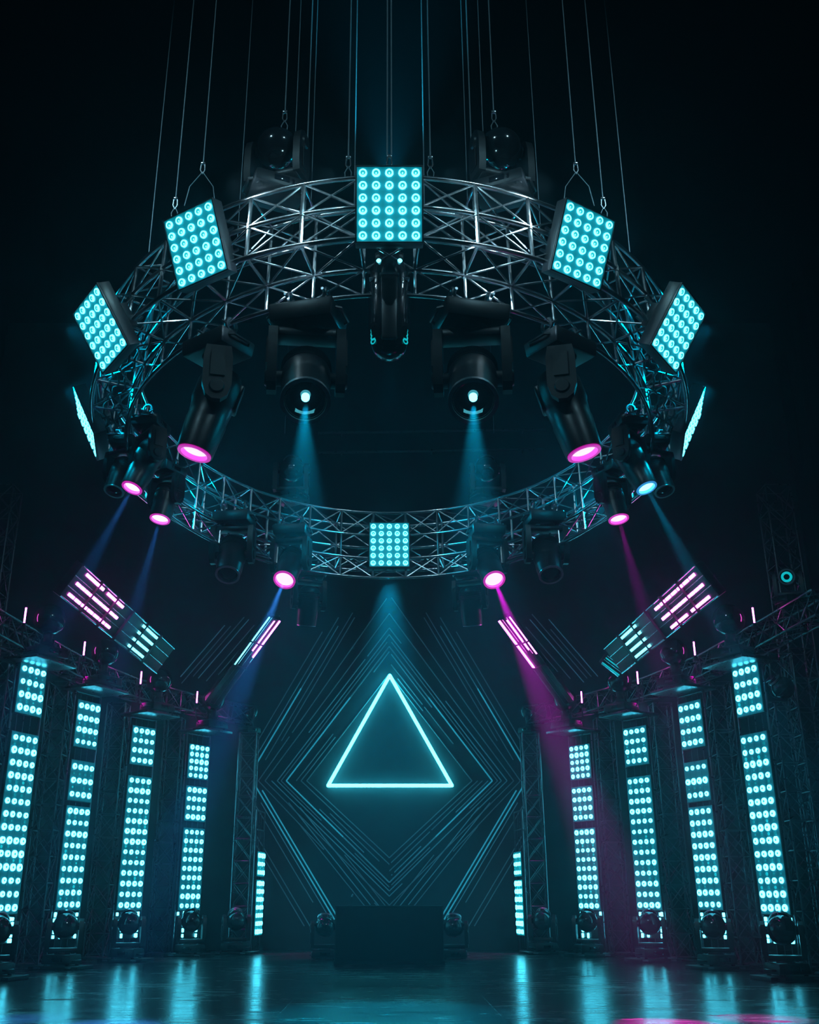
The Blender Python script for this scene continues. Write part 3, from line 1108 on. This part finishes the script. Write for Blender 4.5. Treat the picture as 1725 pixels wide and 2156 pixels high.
# ------------------------------------------------------------------ booth
bt = thing('booth', 'plain black rectangular performer booth at centre stage', 'booth', T((0, 21.65, 0)))
b = MB(); b.box((0, 0, 0.51), (2.08, 0.7, 1.02), 0.015); b.build('body', 'booth_black', parent=bt)
b = MB(); b.box((0, 0, 1.03), (2.12, 0.74, 0.03), 0.006); b.build('top', 'booth_black', parent=bt)
b = MB(); b.box((0, 0, 0.03), (2.14, 0.76, 0.06), 0.006); b.build('plinth', 'booth_black', parent=bt)
b = MB()
for sx in (-1, 1):
    b.box((sx * 1.045, -0.355, 0.53), (0.02, 0.02, 0.96), 0.004)
b.build('corner_trim', 'housing', parent=bt)
mic = thing('microphone', 'thin microphone stand rising from the left of the booth top', 'microphone', T((-0.78, 21.65, 1.045)))
b = MB(); b.lathe([(0, 0), (0.05, 0), (0.045, 0.012), (0, 0.014)], 14); b.build('base', 'housing', parent=mic)
b = MB(); b.tube([(0, 0, 0.01), (0.01, 0, 0.1), (0.035, -0.01, 0.17)], 0.006, 6); b.build('stem', 'housing', parent=mic)
b = MB(); b.lathe([(0, -0.03), (0.012, -0.03), (0.016, 0.0), (0.016, 0.025), (0, 0.035)], 10, X=T((0.04, -0.012, 0.19)) @ RY(0.5)); b.build('head', 'ring_metal', parent=mic)

# ------------------------------------------------------------------ lights of the place, and lamps added for the ring
# wide soft down light under the far panel, aimed at the deck in front of the booth
spot(RP(pi, RN - 0.1, -0.86), (0, -0.6, -1), C_CY, 9000, 29, 0.9, 0.14)
# the capsule light washes the front of the deck
spot(cap_p + V((0, 0, -1.08)), (0, 0.42, -1), C_CY, 350, 30, 1.0, 0.06)
# up-light behind the centre panel
spot(RP(0, RN + 0.2, 0.5), (0, 0.12, 1), C_CY, 4500, 50, 1.0, 0.05)
# high pair of profiles that pick out the chrome of the ring
for s in (-1, 1):
    src = V((s * 7.0, -1.5, 16.4))
    spot(src, RP(0, 2.6, 0.2) - src, (0.38, 0.8, 1.0), 1700, 32, 0.8, 0.12)
# unseen lamps added around the ring to brighten its tubes, no fixture behind them
for s in (-1, 1):
    for phi, r, pw in ((66, 4.35, 300), (84, 4.4, 220), (104, 4.35, 300), (128, 4.3, 140)):
        p = RP(s * radians(phi), r, 0.1)
        spot(p, RC + E3 * -0.6 - p, C_CY, pw, 120, 1.0, 0.03)
    p = RP(s * radians(168), 2.95, -0.1)
    spot(p, RP(s * radians(150), 3.7, -0.2) - p, C_CY, 60, 120, 1.0, 0.03)
    for phi in (7.5, 40):
        p = RP(s * radians(phi), 4.28, 0.12)
        spot(p, RP(s * radians(phi + 14), 3.85, -0.1) - p, (0.4, 0.85, 1.0), 70 if phi < 20 else 12, 130, 1.0, 0.03)
    p = RP(s * radians(24), 4.3, 0.3)
    spot(p, RP(s * radians(12), 3.85, 0.0) - p, (0.5, 0.85, 1.0), 50, 130, 1.0, 0.03)
    p = RP(s * radians(12), 3.9, -0.7)
    spot(p, RP(s * radians(26), 3.6, -0.2) - p, (0.4, 0.75, 1.0), 60, 120, 1.0, 0.03)
# magenta wash behind each inner tower
for s in (-1, 1):
    src = at(820 + s * 360, 1440, 25.2)
    spot(src, (-s * 0.25, -0.1, -1), C_MG, 1500, 40, 0.9, 0.1)
    for k in range(1, 4):
        x, y = TW[k][0], TW[k][1]
        spot(V((s * (x + 0.1), y - 0.35, RAILZ + 0.15)), (0, 0.12, -1), C_MG, 520, 70, 0.8, 0.05)

# haze that fills the hall, and no other sky
w = bpy.data.worlds.new('hall_haze')
scene.world = w
w.use_nodes = True
nt = w.node_tree
nt.nodes['Background'].inputs['Color'].default_value = (0, 0, 0, 1)
nt.nodes['Background'].inputs['Strength'].default_value = 0
vs = nt.nodes.new('ShaderNodeVolumeScatter')
vs.inputs['Color'].default_value = (0.55, 0.86, 1.0, 1)
vs.inputs['Density'].default_value = 0.0064
vs.inputs['Anisotropy'].default_value = 0.74
nt.links.new(vs.outputs['Volume'], nt.nodes['World Output'].inputs['Volume'])

scene.view_settings.view_transform = 'Standard'
scene.view_settings.look = 'None'
scene.view_settings.gamma = 1
scene.view_settings.exposure = 0
scene.view_settings.use_curve_mapping = False
c = scene.cycles
c.max_bounces = 5
c.diffuse_bounces = 2
c.glossy_bounces = 3
c.transmission_bounces = 2
c.volume_bounces = 0
c.transparent_max_bounces = 4
c.use_light_tree = True
c.caustics_reflective = False
c.caustics_refractive = False
c.sample_clamp_indirect = 2.5
c.use_denoising = True
c.use_adaptive_sampling = True
c.adaptive_threshold = 0.15
c.adaptive_min_samples = 16
